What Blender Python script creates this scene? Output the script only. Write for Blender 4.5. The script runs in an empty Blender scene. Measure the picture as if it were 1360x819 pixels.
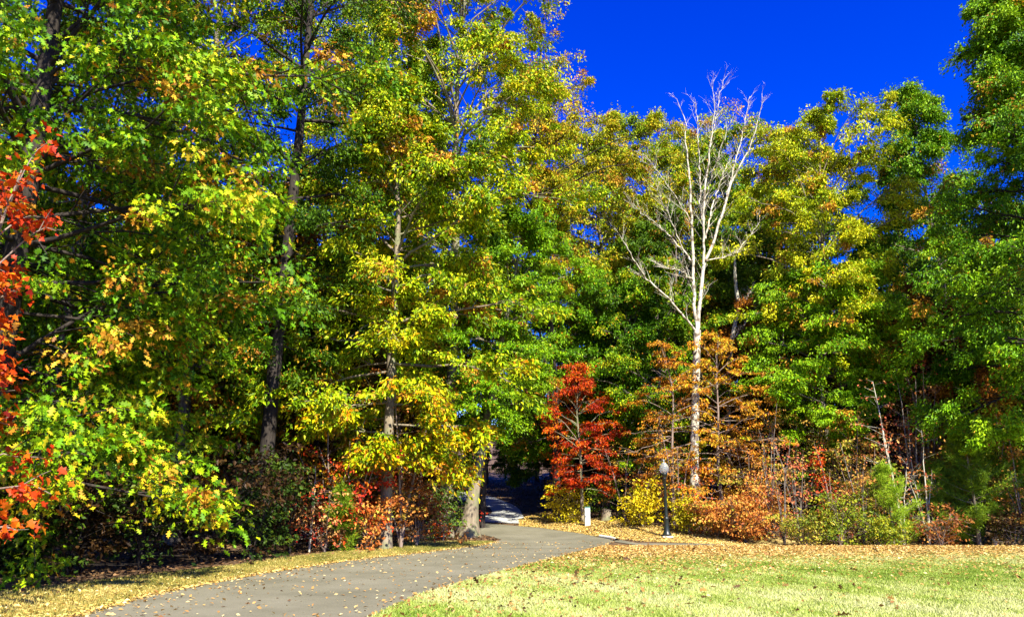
import bpy, math, random
import numpy as np
from mathutils import Vector

# ------------------------------------------------------------------ camera, light, exposure
S = bpy.context.scene
C = S.collection
PITCH = math.radians(13.5); F = 1050.0; CAMZ = 1.6
cam_d = bpy.data.cameras.new('camera'); cam = bpy.data.objects.new('camera', cam_d); C.objects.link(cam)
cam.location = (0, 0, CAMZ); cam.rotation_euler = (math.pi/2 + PITCH, 0, 0)
cam_d.sensor_width = 36; cam_d.lens = 36*F/1360; cam_d.clip_end = 2000; cam_d.clip_start = .1
S.camera = cam
SUN_EL = math.radians(45); SUN_AZ = math.radians(24)     # sun behind the camera, 24 degrees to its right
w = bpy.data.worlds.new('World'); S.world = w; w.use_nodes = True
wn = w.node_tree.nodes; wl = w.node_tree.links
bg = wn['Background']; bg.inputs[1].default_value = 0.112
sky = wn.new('ShaderNodeTexSky'); sky.sky_type = 'NISHITA'; sky.sun_disc = False
sky.sun_elevation = SUN_EL; sky.sun_rotation = math.pi - SUN_AZ
sky.air_density = 1.0; sky.dust_density = 0.0; sky.ozone_density = 6.0
hs = wn.new('ShaderNodeHueSaturation'); hs.inputs['Saturation'].default_value = 1.45; hs.inputs['Value'].default_value = 1.0
hs.inputs['Hue'].default_value = 0.540
wl.new(sky.outputs[0], hs.inputs['Color']); wl.new(hs.outputs[0], bg.inputs[0])
sd = bpy.data.lights.new('sun', 'SUN'); sd.energy = 5.0; sd.angle = math.radians(.5); sd.color = (1, .95, .85)
sun = bpy.data.objects.new('sun', sd); C.objects.link(sun)
to_sun = Vector((math.sin(SUN_AZ)*math.cos(SUN_EL), -math.cos(SUN_AZ)*math.cos(SUN_EL), math.sin(SUN_EL)))
sun.rotation_euler = to_sun.to_track_quat('Z', 'Y').to_euler()
S.view_settings.view_transform = 'Standard'; S.view_settings.look = 'None'
S.view_settings.exposure = 1.4; S.view_settings.gamma = 1.0
S.render.engine = 'CYCLES'
S.cycles.max_bounces = 6; S.cycles.diffuse_bounces = 2; S.cycles.transparent_max_bounces = 6

rng = np.random.default_rng(7)
TAU = 2*math.pi

# ------------------------------------------------------------------ ground shape and pixel helpers
def sst(a, b, x):
    t = np.clip((x-a)/(b-a), 0, 1); return t*t*(3-2*t)
def Hh(x, y):
    x = np.asarray(x, float); y = np.asarray(y, float)
    d = y - 33.0
    rise = np.where(d > 0, 0.085*(np.sqrt(d*d+4)-2), 0)
    bank = 0.35*sst(31, 36, y)*sst(1.5, 6, x)
    dip = -0.2*sst(6.5, 10.5, x)*sst(27.75, 28.6, y)*(1-sst(31, 40, y))
    left = 0.25*sst(-7.5, -14, x)*sst(8, 16, y)
    n = 0.035*np.sin(x*.9+1.3*np.sin(y*.5))*np.cos(y*.7+.4*x)*sst(33, 40, y)
    return rise + bank + dip + left + n
def at(px, py, Y):
    u = (px-680)/F; v = -(py-409.5)/F
    dy = math.cos(PITCH) - v*math.sin(PITCH); dz = math.sin(PITCH) + v*math.cos(PITCH)
    k = Y/dy
    return np.array([u*k, Y, CAMZ + dz*k])
def hit(px, py):
    lo = None
    for Y in np.arange(4, 140, .05):
        p = at(px, py, Y)
        if p[2] <= Hh(p[0], p[1]): return p
    return at(px, py, 100)
def zat(py, Y): return at(680, py, Y)[2]
def xat(px, Y, py=640): return at(px, py, Y)[0]

# ------------------------------------------------------------------ object helpers
def link(o, parent=None):
    C.objects.link(o)
    if parent is not None: o.parent = parent
    return o
def mesh(name, V, Fa, mat, parent=None, col=None, smooth=False):
    """V (N,3) world or local verts, Fa list of (M,k) index arrays, col matching list of (M,3) colours"""
    me = bpy.data.meshes.new(name)
    if not isinstance(Fa, list): Fa = [Fa]
    if col is not None and not isinstance(col, list): col = [col]
    V = np.ascontiguousarray(V, dtype=np.float32)
    me.vertices.add(len(V)); me.vertices.foreach_set('co', V.ravel())
    idx = np.concatenate([f.ravel() for f in Fa]).astype(np.int32)
    tot = np.concatenate([np.full(len(f), f.shape[1], np.int32) for f in Fa])
    st = np.concatenate([[0], np.cumsum(tot)[:-1]]).astype(np.int32)
    me.loops.add(len(idx)); me.loops.foreach_set('vertex_index', idx)
    me.polygons.add(len(tot)); me.polygons.foreach_set('loop_start', st)
    me.polygons.foreach_set('use_smooth', np.full(len(tot), smooth, bool))
    if col is not None:
        cc = np.concatenate(col)
        a = me.attributes.new('tint', 'FLOAT_COLOR', 'FACE')
        c4 = np.ones((len(cc), 4), np.float32); c4[:, :3] = cc
        a.data.foreach_set('color', c4.ravel())
    me.update(calc_edges=True)
    me.materials.append(mat)
    return link(bpy.data.objects.new(name, me), parent)
def tag(o, label=None, cat=None, group=None, kind=None):
    if label: o['label'] = label
    if cat: o['category'] = cat
    if group: o['group'] = group
    if kind: o['kind'] = kind
    return o
def empty(name, loc, label, cat, group=None):
    o = bpy.data.objects.new(name, None); C.objects.link(o); o.location = loc; o.empty_display_size = .3
    return tag(o, label, cat, group)

# ------------------------------------------------------------------ materials
def nodes(name):
    m = bpy.data.materials.new(name); m.use_nodes = True
    n = m.node_tree.nodes; l = m.node_tree.links
    return m, n, l, n['Principled BSDF']
def leaf_mat(name, trans=.3, rough=.42, spec=.5):
    m, n, l, b = nodes(name)
    at_ = n.new('ShaderNodeAttribute'); at_.attribute_name = 'tint'
    b.inputs['Roughness'].default_value = rough; b.inputs['Specular IOR Level'].default_value = spec
    l.new(at_.outputs['Color'], b.inputs['Base Color'])
    t = n.new('ShaderNodeBsdfTranslucent'); l.new(at_.outputs['Color'], t.inputs[0])
    mx = n.new('ShaderNodeMixShader'); mx.inputs[0].default_value = trans
    l.new(b.outputs[0], mx.inputs[1]); l.new(t.outputs[0], mx.inputs[2])
    l.new(mx.outputs[0], n['Material Output'].inputs[0])
    return m
M_LEAF = leaf_mat('leaf', .14, .5, .15)
M_DRY = leaf_mat('dry_leaf', .15, .7, .2)
M_GRASS = leaf_mat('grass_blade', .25, .6, .25)
def bark_mat(name, c1, c2, c3=None, scale=9, patch=2.2, bump=.5):
    m, n, l, b = nodes(name)
    tc = n.new('ShaderNodeTexCoord'); mp = n.new('ShaderNodeMapping'); mp.inputs['Scale'].default_value = (1, 1, .22)
    l.new(tc.outputs['Object'], mp.inputs[0])
    no = n.new('ShaderNodeTexNoise'); no.inputs['Scale'].default_value = scale; no.inputs['Detail'].default_value = 6; no.inputs['Roughness'].default_value = .7
    l.new(mp.outputs[0], no.inputs[0])
    r = n.new('ShaderNodeValToRGB'); r.color_ramp.elements[0].position = .35; r.color_ramp.elements[1].position = .65
    r.color_ramp.elements[0].color = (*c1, 1); r.color_ramp.elements[1].color = (*c2, 1)
    l.new(no.outputs[0], r.inputs[0])
    out = r.outputs[0]
    if c3:
        n2 = n.new('ShaderNodeTexNoise'); n2.inputs['Scale'].default_value = patch; n2.inputs['Detail'].default_value = 4
        l.new(tc.outputs['Object'], n2.inputs[0])
        r2 = n.new('ShaderNodeValToRGB'); r2.color_ramp.elements[0].position = .5; r2.color_ramp.elements[1].position = .6
        l.new(n2.outputs[0], r2.inputs[0])
        mx = n.new('ShaderNodeMix'); mx.data_type = 'RGBA'
        l.new(r2.outputs[0], mx.inputs[0]); l.new(out, mx.inputs[6]); mx.inputs[7].default_value = (*c3, 1)
        out = mx.outputs[2]
    l.new(out, b.inputs['Base Color']); b.inputs['Roughness'].default_value = .9; b.inputs['Specular IOR Level'].default_value = .2
    bp = n.new('ShaderNodeBump'); bp.inputs['Strength'].default_value = bump; bp.inputs['Distance'].default_value = .03
    l.new(no.outputs[0], bp.inputs['Height']); l.new(bp.outputs[0], b.inputs['Normal'])
    return m
B_GREY = bark_mat('bark_grey', (.07, .055, .04), (.24, .2, .15))
B_DARK = bark_mat('bark_dark', (.016, .012, .009), (.055, .044, .034))
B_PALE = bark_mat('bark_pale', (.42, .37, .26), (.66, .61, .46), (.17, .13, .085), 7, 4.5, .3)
B_TAN = bark_mat('bark_tan', (.13, .1, .06), (.32, .26, .17), (.2, .2, .1), 8, 1.6)
B_TWIG = bark_mat('bark_twig', (.14, .09, .06), (.32, .24, .18))

def two_tone(name, cols, scale, detail=8, rough=.95, bump=.4, fine=None, dist=.02):
    m, n, l, b = nodes(name)
    tc = n.new('ShaderNodeTexCoord')
    no = n.new('ShaderNodeTexNoise'); no.inputs['Scale'].default_value = scale; no.inputs['Detail'].default_value = detail; no.inputs['Roughness'].default_value = .65
    l.new(tc.outputs['Object'], no.inputs[0])
    r = n.new('ShaderNodeValToRGB'); el = r.color_ramp.elements
    el[0].position = .32; el[0].color = (*cols[0], 1); el[1].position = .68; el[1].color = (*cols[-1], 1)
    for i, c in enumerate(cols[1:-1]):
        e = el.new(.32 + .36*(i+1)/(len(cols)-1)); e.color = (*c, 1)
    l.new(no.outputs[0], r.inputs[0]); out = r.outputs[0]
    h = no.outputs[0]
    if fine:
        n2 = n.new('ShaderNodeTexNoise'); n2.inputs['Scale'].default_value = fine; n2.inputs['Detail'].default_value = 3; n2.inputs['Roughness'].default_value = .8
        l.new(tc.outputs['Object'], n2.inputs[0])
        mr = n.new('ShaderNodeMapRange'); mr.inputs[1].default_value = .3; mr.inputs[2].default_value = .7; mr.inputs[3].default_value = .62; mr.inputs[4].default_value = 1.38
        l.new(n2.outputs[0], mr.inputs[0])
        mx = n.new('ShaderNodeMix'); mx.data_type = 'RGBA'; mx.blend_type = 'MULTIPLY'; mx.inputs[0].default_value = 1
        l.new(out, mx.inputs[6]); l.new(mr.outputs[0], mx.inputs[7]); out = mx.outputs[2]; h = n2.outputs[0]
    l.new(out, b.inputs['Base Color']); b.inputs['Roughness'].default_value = rough; b.inputs['Specular IOR Level'].default_value = .25
    bp = n.new('ShaderNodeBump'); bp.inputs['Strength'].default_value = bump; bp.inputs['Distance'].default_value = dist
    l.new(h, bp.inputs['Height']); l.new(bp.outputs[0], b.inputs['Normal'])
    return m
M_FLOOR = two_tone('forest_floor', [(.05, .03, .014), (.11, .065, .03), (.16, .1, .045)], 2.2, fine=26)
M_VERGE = two_tone('verge', [(.2, .16, .045), (.36, .27, .08), (.48, .33, .12)], 1.6, fine=30)
M_LAWN = two_tone('lawn', [(.16, .24, .03), (.33, .4, .09), (.46, .5, .17)], .7, fine=60)
M_ASPH = two_tone('asphalt', [(.122, .113, .068), (.163, .15, .094), (.2, .184, .12)], .5, 10, .9, .25, 70, .006)
M_PALE = two_tone('pale_paving', [(.36, .36, .31), (.46, .46, .4)], 2, fine=40)
M_CONC = two_tone('concrete', [(.5, .48, .4), (.62, .6, .52)], 5, fine=40)
def plain(name, c, rough=.5, metal=0, vary=.15, scale=12):
    m, n, l, b = nodes(name)
    tc = n.new('ShaderNodeTexCoord'); no = n.new('ShaderNodeTexNoise'); no.inputs['Scale'].default_value = scale; no.inputs['Detail'].default_value = 5
    l.new(tc.outputs['Object'], no.inputs[0])
    r = n.new('ShaderNodeValToRGB')
    r.color_ramp.elements[0].position = .3; r.color_ramp.elements[1].position = .7
    r.color_ramp.elements[0].color = (*[v*(1-vary) for v in c], 1); r.color_ramp.elements[1].color = (*[min(1, v*(1+vary)) for v in c], 1)
    l.new(no.outputs[0], r.inputs[0]); l.new(r.outputs[0], b.inputs['Base Color'])
    b.inputs['Roughness'].default_value = rough; b.inputs['Metallic'].default_value = metal
    return m
M_BLACK = plain('black_paint', (.012, .018, .014), .4)
M_WHITE = plain('white_plastic', (.74, .8, .74), .45, 0, .05)
M_CAP = plain('green_cap', (.1, .22, .17), .4)
M_GLOBE, gn, gl, gb = nodes('globe')
gb.inputs['Base Color'].default_value = (.75, .82, .78, 1); gb.inputs['Roughness'].default_value = .12
gb.inputs['Transmission Weight'].default_value = .8; gb.inputs['IOR'].default_value = 1.45
M_NAME = plain('finial', (.5, .52, .48), .35, .6)

# ------------------------------------------------------------------ geometry helpers
def tubes(P, R, sides=5):
    """P (N,K,3), R (N,K) -> verts, quads"""
    P = np.asarray(P, float); R = np.asarray(R, float)
    N, K, _ = P.shape
    T = np.gradient(P, axis=1); T /= np.linalg.norm(T, axis=2, keepdims=True)+1e-9
    ref = np.where(np.abs(T[..., 2:3]) > .8, np.array([1., 0, 0]), np.array([0, 0, 1.]))
    U = np.cross(T, ref)
    # keep one reference per tube
    r0 = np.where(np.abs(T[:, :1, 2:3]).mean(1, keepdims=True) > .8, np.array([1., 0, 0]), np.array([0, 0, 1.]))
    U = np.cross(T, np.broadcast_to(r0, T.shape)); U /= np.linalg.norm(U, axis=2, keepdims=True)+1e-9
    W = np.cross(T, U)
    a = np.arange(sides)*TAU/sides
    V = P[:, :, None] + R[:, :, None, None]*(np.cos(a)[:, None]*U[:, :, None] + np.sin(a)[:, None]*W[:, :, None])
    base = (np.arange(N)*K*sides)[:, None, None] + (np.arange(K-1)*sides)[None, :, None]
    j = np.arange(sides)[None, None, :]; j2 = (j+1) % sides
    q = np.stack([base+j, base+j2, base+sides+j2, base+sides+j], -1).reshape(-1, 4)
    return V.reshape(-1, 3), q
def join(parts):
    Vs, Fs, o = [], [], 0
    for V, q in parts:
        Vs.append(V); Fs.append(q+o); o += len(V)
    return np.concatenate(Vs), np.concatenate(Fs)
def resample(pts, rad, K):
    pts = np.array(pts, float); rad = np.array(rad, float)
    d = np.r_[0, np.cumsum(np.linalg.norm(np.diff(pts, axis=0), axis=1))]
    t = np.linspace(0, d[-1], K)
    return np.stack([np.interp(t, d, pts[:, i]) for i in range(3)], 1), np.interp(t, d, rad)
T_KITE = np.array([[0, 0, 0], [.45, .3, .07], [1, 0, -.06], [.45, -.3, .07]])
T_LEAF = np.array([[0, 0, 0], [.4, .23, .1], [1, 0, -.12], [.4, -.23, .1]])
def lobed(side):
    r = [(0, 0, 0)]+[(a, b, .25*b*b) for a, b in side]+[(1, 0, -.12)]+[(a, -b, .25*b*b) for a, b in side[::-1]]
    return np.array(r)
T_OAK = lobed([(.2, .04), (.27, .2), (.38, .06), (.5, .3), (.62, .07), (.78, .2), (.83, .05)])
T_MAPLE = lobed([(.0, .32), (.22, .2), (.38, .52), (.55, .22), (.72, .2)])
def leaves(c, az, pitch, roll, size, T):
    """one polygon per leaf: c (N,3) base point, az/pitch of the midrib, roll about it"""
    N = len(c); k = len(T)
    ca, sa, cp, sp = np.cos(az), np.sin(az), np.cos(pitch), np.sin(pitch)
    u = np.stack([ca*cp, sa*cp, sp], 1)
    s = np.stack([-sa, ca, np.zeros(N)], 1)
    n = np.cross(u, s)
    cr, sr = np.cos(roll)[:, None], np.sin(roll)[:, None]
    v = s*cr + n*sr; n2 = n*cr - s*sr
    V = c[:, None] + size[:, None, None]*(T[None, :, 0:1]*u[:, None] + T[None, :, 1:2]*v[:, None] + T[None, :, 2:3]*n2[:, None])
    return V.reshape(-1, 3), np.arange(N*k).reshape(N, k)
def field(p, seed, s):
    r = np.random.default_rng(seed); v = np.zeros(len(p))
    for i in range(5):
        k = r.normal(size=3)*s*(1+.5*i); v += np.sin(p @ k + r.uniform(0, TAU))/(1+.35*i)
    return v/2.6
def ramp(pal, v):
    pal = np.array(pal, float); v = np.clip(v, 0, .9999)*(len(pal)-1); i = v.astype(int); f = (v-i)[:, None]
    return pal[i]*(1-f)+pal[i+1]*f

# palettes: leaf colours as they are on the leaf, except P_BROWN
P_OAK = [(.03, .085, .008), (.06, .15, .01), (.13, .22, .012), (.27, .31, .02), (.42, .27, .07)]
P_HICK = [(.05, .11, .008), (.11, .19, .01), (.2, .28, .014), (.31, .35, .025), (.42, .34, .03)]
P_HICKLOW = [(.06, .12, .008), (.14, .22, .01), (.28, .31, .012), (.4, .3, .012), (.42, .14, .01)]
P_GREEN = [(.022, .07, .008), (.05, .13, .01), (.09, .2, .012), (.17, .27, .015)]
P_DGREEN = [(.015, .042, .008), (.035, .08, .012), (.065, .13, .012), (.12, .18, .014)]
P_GOLD = [(.08, .13, .012), (.18, .22, .02), (.3, .29, .04), (.38, .27, .05), (.34, .16, .05)]
P_YG = [(.05, .1, .01), (.12, .19, .012), (.23, .27, .015), (.32, .3, .025)]
P_RED = [(.12, .006, .008), (.32, .018, .012), (.46, .045, .015), (.5, .1, .015), (.45, .2, .02)]
P_ORANGE = [(.18, .05, .015), (.34, .11, .03), (.46, .2, .05), (.5, .32, .08), (.26, .3, .04)]
P_RUST = [(.07, .02, .01), (.15, .05, .015), (.28, .1, .03), (.36, .2, .06)]
P_YEL = [(.2, .22, .01), (.38, .36, .012), (.55, .45, .015)]
P_PINK = [(.14, .03, .02), (.3, .06, .04), (.42, .12, .07), (.45, .28, .12)]
P_BROWN = [(.02, .011, .005), (.045, .024, .01), (.09, .05, .02), (.04, .045, .01)]  # lowered to put the shade under the left trees into the colour
P_PINE = [(.05, .11, .008), (.14, .24, .01), (.27, .38, .015)]

def prof(kind, t):
    if kind == 'oval': return np.sqrt(np.clip(1-(2*t-1)**2, 0, 1))*.92+.08
    if kind == 'broad': return np.where(t < .35, .72+.8*t, 1-((t-.35)/.65)**2.2*.92)
    if kind == 'dome': return np.where(t < .2, .8+t, 1-((t-.2)/.8)**1.15*.93)
    if kind == 'cone': return 1.02-t*.9
    if kind == 'top': return np.clip(np.sqrt(np.clip(1-((t-.68)/(np.where(t > .68, .34, .7)))**2, 0, 1)), .12, 1)
    if kind == 'column': return .75+.25*np.sin(t*9)-(t > .8)*(t-.8)*3
    return np.ones_like(t)

def tree_arrays(seed, H, R, z0, shape='broad', nl=46, ncl=700, lpc=55, leaf=.13, T=T_LEAF, pal=P_OAK, bias=.45, vary=.32, jit=.2,
                low=None, lean=(0, 0), r0=.2, elev=(5, 62), spray=.62, flat=.22, droop=.35, flare=1.5, crook=.25, top=1.0, bright=1.0, wob=.25, sprig=.035, gapk=1.1):
    """skeleton and leaves of one broadleaf tree in local coordinates, foot at the origin"""
    r = np.random.default_rng(seed); ncl = int(ncl*1.1); lpc = lpc*2.2; leaf = leaf*.8; spray = spray*.8
    # trunk
    K = 16; t = np.linspace(0, 1, K)
    ph = r.uniform(0, TAU, 4)
    cx = lean[0]*t**1.2 + crook*np.sin(t*5+ph[0])*t + .4*crook*np.sin(t*11+ph[1])*t
    cy = lean[1]*t**1.2 + crook*np.sin(t*5+ph[2])*t + .4*crook*np.sin(t*11+ph[3])*t
    cz = np.r_[-.35, t[1:]*H*.97*top]
    tp = np.stack([cx, cy, cz], 1); tr = r0*(1-t)**.8 + .012; tr = tr*(1+(flare-1)*np.exp(-t*H/.55))
    kk = np.linspace(0, 1, 44)**1.35
    tp, tr = np.stack([np.interp(kk, t, tp[:, i]) for i in range(3)], 1), r0*(1-kk)**.8+.012
    tr = tr*(1+(flare-1)*np.exp(-kk*H/.55))
    trunk = tubes(tp[None], tr[None], 12)
    tv = trunk[0]; d = tv[:, :2]-np.repeat(tp[:, :2], 12, 0); a = np.arctan2(d[:, 1], d[:, 0])
    tv[:, :2] += d*(.16*np.sin(a*3+ph[0])*np.exp(-np.maximum(tv[:, 2:3]-0, 0)/.6).ravel()+.06*np.sin(a*5+tv[:, 2]*1.3))[:, None]
    def tpos(z):
        return np.stack([np.interp(z, tp[:, 2], tp[:, 0]), np.interp(z, tp[:, 2], tp[:, 1]), z], -1), np.interp(z, tp[:, 2], tr)
    # limbs
    f = (np.arange(nl)+r.uniform(0, 1, nl))/nl
    zl = z0 + f*(H*.97*top-z0)*.98
    az = np.arange(nl)*2.39996+r.normal(0, .35, nl)
    L = prof(shape, f)*R*r.uniform(.72, 1.12, nl)
    # uneven outline: a few directions reach further
    L *= 1+wob*np.sin(az*2+ph[1]+f*5)+wob*.7*np.sin(az*3+ph[2]-f*9)
    el = np.radians(elev[0]+(elev[1]-elev[0])*f**1.5+r.normal(0, 7, nl))
    zl = np.maximum(zl-np.tan(el)*L*.55, z0*.6+.1*f)       # limbs leave the trunk lower than they end
    b, br = tpos(zl)
    KL = 7; s = np.linspace(0, 1, KL)
    dirh = np.stack([np.cos(az), np.sin(az)], 1)
    perp = np.stack([-np.sin(az), np.cos(az)], 1)
    wv = r.normal(0, .06, (nl, KL)).cumsum(1)*np.linspace(0, 1, KL)
    P = np.zeros((nl, KL, 3))
    P[..., :2] = b[:, None, :2]+dirh[:, None]*(L[:, None]*s)[..., None]+perp[:, None]*(L[:, None]*wv)[..., None]
    rise = np.tan(el)[:, None]*L[:, None]*(1-(1-s)**1.6)*.9 - .12*L[:, None]*s**3*(1-f)[:, None]
    P[..., 2] = b[:, None, 2]+rise+r.normal(0, .05, (nl, KL))*s*L[:, None]*.5
    RL = (np.minimum(br*.5, .008+.011*L)[:, None])*(1-.85*s)+.004
    limbs = tubes(P, RL, 5)
    # side branches
    n2 = max(3, int(ncl/nl*.55))
    ii = np.repeat(np.arange(nl), n2); ss = np.clip(r.beta(1.7, 1.1, len(ii)), .12, .98)
    fi = ss*(KL-1); i0 = np.minimum(fi.astype(int), KL-2); fr = (fi-i0)[:, None]
    B2 = P[ii, i0]*(1-fr)+P[ii, i0+1]*fr
    side = r.choice([-1, 1], len(ii))
    a2 = az[ii]+side*r.uniform(.4, 1.2, len(ii))
    L2 = (.22+.35*(1-ss))*L[ii]*r.uniform(.5, 1.15, len(ii))+.15
    e2 = r.normal(.12, .3, len(ii))+.35*f[ii]
    KS = 4; s2 = np.linspace(0, 1, KS)
    P2 = B2[:, None]+(L2[:, None]*s2)[..., None]*np.stack([np.cos(a2)*np.cos(e2), np.sin(a2)*np.cos(e2), np.sin(e2)], 1)[:, None]
    P2[..., 2] -= (.16*L2[:, None]*s2**2)
    P2 += r.normal(0, .04, P2.shape)*s2[None, :, None]*L2[:, None, None]
    R2 = (.006+.008*L2)[:, None]*(1-.8*s2)+.002
    side_br = tubes(P2, R2, 3)
    # sprays of leaves
    tip1 = P2[:, -1]; tip2 = P2[:, 2]
    c = np.concatenate([tip1, tip2, P[:, -1], P[:, -2]]); ca = np.concatenate([a2, a2, az, az]); cf = np.concatenate([f[ii], f[ii], f, f])
    sel = r.permutation(len(c))[:ncl] if len(c) > ncl else np.arange(len(c))
    c, ca, cf = c[sel], ca[sel], cf[sel]
    m = len(c); # limbs and sides that carry little foliage leave gaps in the crown
    gap = field(c, seed+9, .9/max(.6, R/4))+.35*r.normal(0, 1, m)
    cnt = r.poisson(lpc*r.uniform(.35, 1.5, m)*np.clip(1.0+gapk*gap, .06, 1.9)); k = np.repeat(np.arange(m), cnt); N = len(k)
    sr = spray*r.uniform(.4, 1.5, m); fl = flat*r.uniform(.6, 2.2, m)
    rr = np.sqrt(r.uniform(0, 1, N))*sr[k]; th = r.uniform(0, TAU, N)
    ox, oy = rr*np.cos(th), rr*np.sin(th)*.62
    oz = r.normal(0, 1, N)*fl[k]*sr[k] - droop*(ox/np.maximum(sr[k], .01)+.2)*sr[k]*.6
    cc, cs = np.cos(ca[k]), np.sin(ca[k])
    p = c[k]+np.stack([ox*cc-oy*cs, ox*cs+oy*cc, oz], 1)
    laz = ca[k]+np.arctan2(oy, ox+sr[k]*.7)+r.normal(0, .7, N)
    pit = r.normal(-.4, .55, N)-droop*.4; rol = r.normal(0, .8, N)
    size = leaf*1.12*r.uniform(.55, 1.35, N)
    V, Fc = leaves(p, laz, pit, rol, size, T)
    cv = bias+vary*(field(c, seed+5, .55/max(1, R/4))*.7+r.normal(0, .45, m))
    v = cv[k]+r.normal(0, jit, N)
    col = ramp(pal, v)
    if low is not None:
        lp, hz, wd = low
        g = 1-sst(hz-wd, hz+wd, p[:, 2]+.5*r.normal(0, wd, m)[k])
        col = np.where((r.uniform(0, 1, m)[k] < g)[:, None], ramp(lp, v), col)
    if sprig > 0:                                          # whole twigs that have already turned
        tu = (r.uniform(0, 1, m) < sprig*(1+.9*field(c, seed+17, .8)))[k] | (r.uniform(0, 1, N) < sprig*.5)
        col = np.where(tu[:, None], ramp([(.14, .05, .02), (.3, .14, .04), (.4, .26, .1)], r.uniform(0, 1, N)), col)
    col = np.clip(col*r.uniform(.6, 1.45, (N, 1))*bright*np.array([1.55, 1.5, .3]), 0, .9)
    return trunk, join([limbs, side_br]), (V, Fc, col)

def place_tree(name, label, cat, x, y, bark=None, group=None, brpart=True, **kw):
    t, b, (V, Fc, col) = tree_arrays(**kw)
    z = float(Hh(x, y))
    e = empty(name, (x, y, z), label, cat, group)
    bark = bark or B_GREY
    mesh('trunk', t[0], t[1], bark, e, smooth=True)
    mesh('branches', b[0], b[1], bark, e, smooth=True)
    mesh('crown', V, Fc, M_LEAF, e, col)
    return e
def copy_tree(o, x, y, rz, sc, label, group):
    c = o.copy(); C.objects.link(c)
    for ch in list(o.children):
        d = ch.copy(); C.objects.link(d); d.parent = c
    c.location = (x, y, float(Hh(x, y))); c.rotation_euler = (0, 0, rz); c.scale = (sc, sc, sc)
    c['label'] = label
    if group: c['group'] = group
    return c

# ------------------------------------------------------------------ the setting: ground, paths, lawn
def sheet(name, xs, ys, mat, dz=0, kind='structure', smooth=True):
    X, Y = np.meshgrid(xs, ys); Z = Hh(X, Y)+dz
    V = np.stack([X, Y, Z], -1).reshape(-1, 3); nx, ny = len(xs), len(ys)
    i = (np.arange(ny-1)[:, None]*nx+np.arange(nx-1)[None]).ravel()
    return tag(mesh(name, V, np.stack([i, i+1, i+1+nx, i+nx], 1), mat, smooth=smooth), kind=kind)
xs = np.unique(np.concatenate([np.linspace(-400, -45, 30), np.arange(-45, 45, .4), np.linspace(45, 400, 30)]))
ys = np.unique(np.concatenate([np.linspace(-200, -10, 20), np.arange(-10, 27, .6), np.arange(27, 75, .4), np.arange(75, 130, 3), np.linspace(130, 600, 20)]))
sheet('ground', xs, ys, M_FLOOR)

def edge(pix):
    """photo outline points -> ground x as a function of y"""
    p = np.array([hit(*q)[:2] for q in pix]); o = np.argsort(p[:, 1]); return p[o]
def xof(e, Y): return np.interp(Y, e[:, 1], e[:, 0])
pl = edge([(100, 819), (200, 790), (340, 763), (450, 746), (560, 734), (640, 724), (668, 717)])
pr = edge([(500, 819), (560, 791), (650, 765), (740, 742), (800, 727), (818, 718)])
# extend towards the camera
pl = np.vstack([[pl[0, 0]-(pl[1, 0]-pl[0, 0])*3.0, -2], pl]); pr = np.vstack([[pr[0, 0]-(pr[1, 0]-pr[0, 0])*2.2, -2], pr])
def ruled(name, L, R_, mat, dz, nv=14):
    """strip between two polylines of equal length"""
    L, R_ = np.array(L, float), np.array(R_, float)
    t = np.linspace(0, 1, nv); G = L[:, None]*(1-t)[None, :, None]+R_[:, None]*t[None, :, None]
    Z = Hh(G[..., 0], G[..., 1])+dz
    V = np.concatenate([G, Z[..., None]], -1).reshape(-1, 3); n = len(L)
    i = (np.arange(n-1)[:, None]*nv+np.arange(nv-1)[None]).ravel()
    return tag(mesh(name, V, np.stack([i, i+1, i+1+nv, i+nv], 1), mat, smooth=True), kind='structure')
def wig(n, a, seed):
    r = np.random.default_rng(seed); v = r.normal(0, 1, n); return a*np.convolve(v, np.ones(3)/3, 'same')
Yl = np.arange(-2, 27.71, .3)
lawn_l = np.stack([xof(pr, Yl)+wig(len(Yl), .05, 3), Yl], 1)
ruled('lawn', lawn_l, np.stack([np.full(len(Yl), 60.), Yl], 1), M_LAWN, .02, 120)
Yv = np.arange(-2, 31.5, .3)
vl = xof(pl, np.minimum(Yv, pl[-1, 1]))
# main paved path up to the junction
yj = np.arange(-2, 30.01, .25)
def smoothline(p, n=60):
    p = np.array(p, float); t = np.linspace(0, len(p)-1, n)
    out = np.stack([np.interp(t, np.arange(len(p)), p[:, i]) for i in range(2)], 1)
    for _ in range(3): out[1:-1] = (out[:-2]+2*out[1:-1]+out[2:])/4
    return out
def H2(px, py): return hit(px, py)[:2]
ruled('path', np.stack([xof(pl, yj)+wig(len(yj), .04, 1), yj], 1), np.stack([xof(pr, yj)+wig(len(yj), .03, 2), yj], 1), M_ASPH, .012)
# the junction and the leg that bends left behind the flared tree
Lh = smoothline([(xof(pl, 27), 27), H2(668, 717), H2(655, 713), H2(640, 710), H2(600, 706), H2(520, 703), H2(400, 700)])
Rh = smoothline([(xof(pr, 27), 27), H2(818, 717.5), H2(765, 707), H2(722, 701), H2(690, 698.5), H2(640, 694), H2(480, 690)])
ruled('bend_path', Lh, Rh, M_ASPH, .017)
# the leg up the hill
Lu = smoothline([H2(630, 693), H2(655, 680), H2(650, 674), H2(628, 668), H2(600, 660), H2(560, 652)])
Ru = smoothline([H2(690, 695), H2(696, 688), H2(690, 676), H2(676, 668), H2(655, 660), H2(622, 653.5)])
ruled('hill_path', Lu, Ru, M_PALE, .023)
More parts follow.
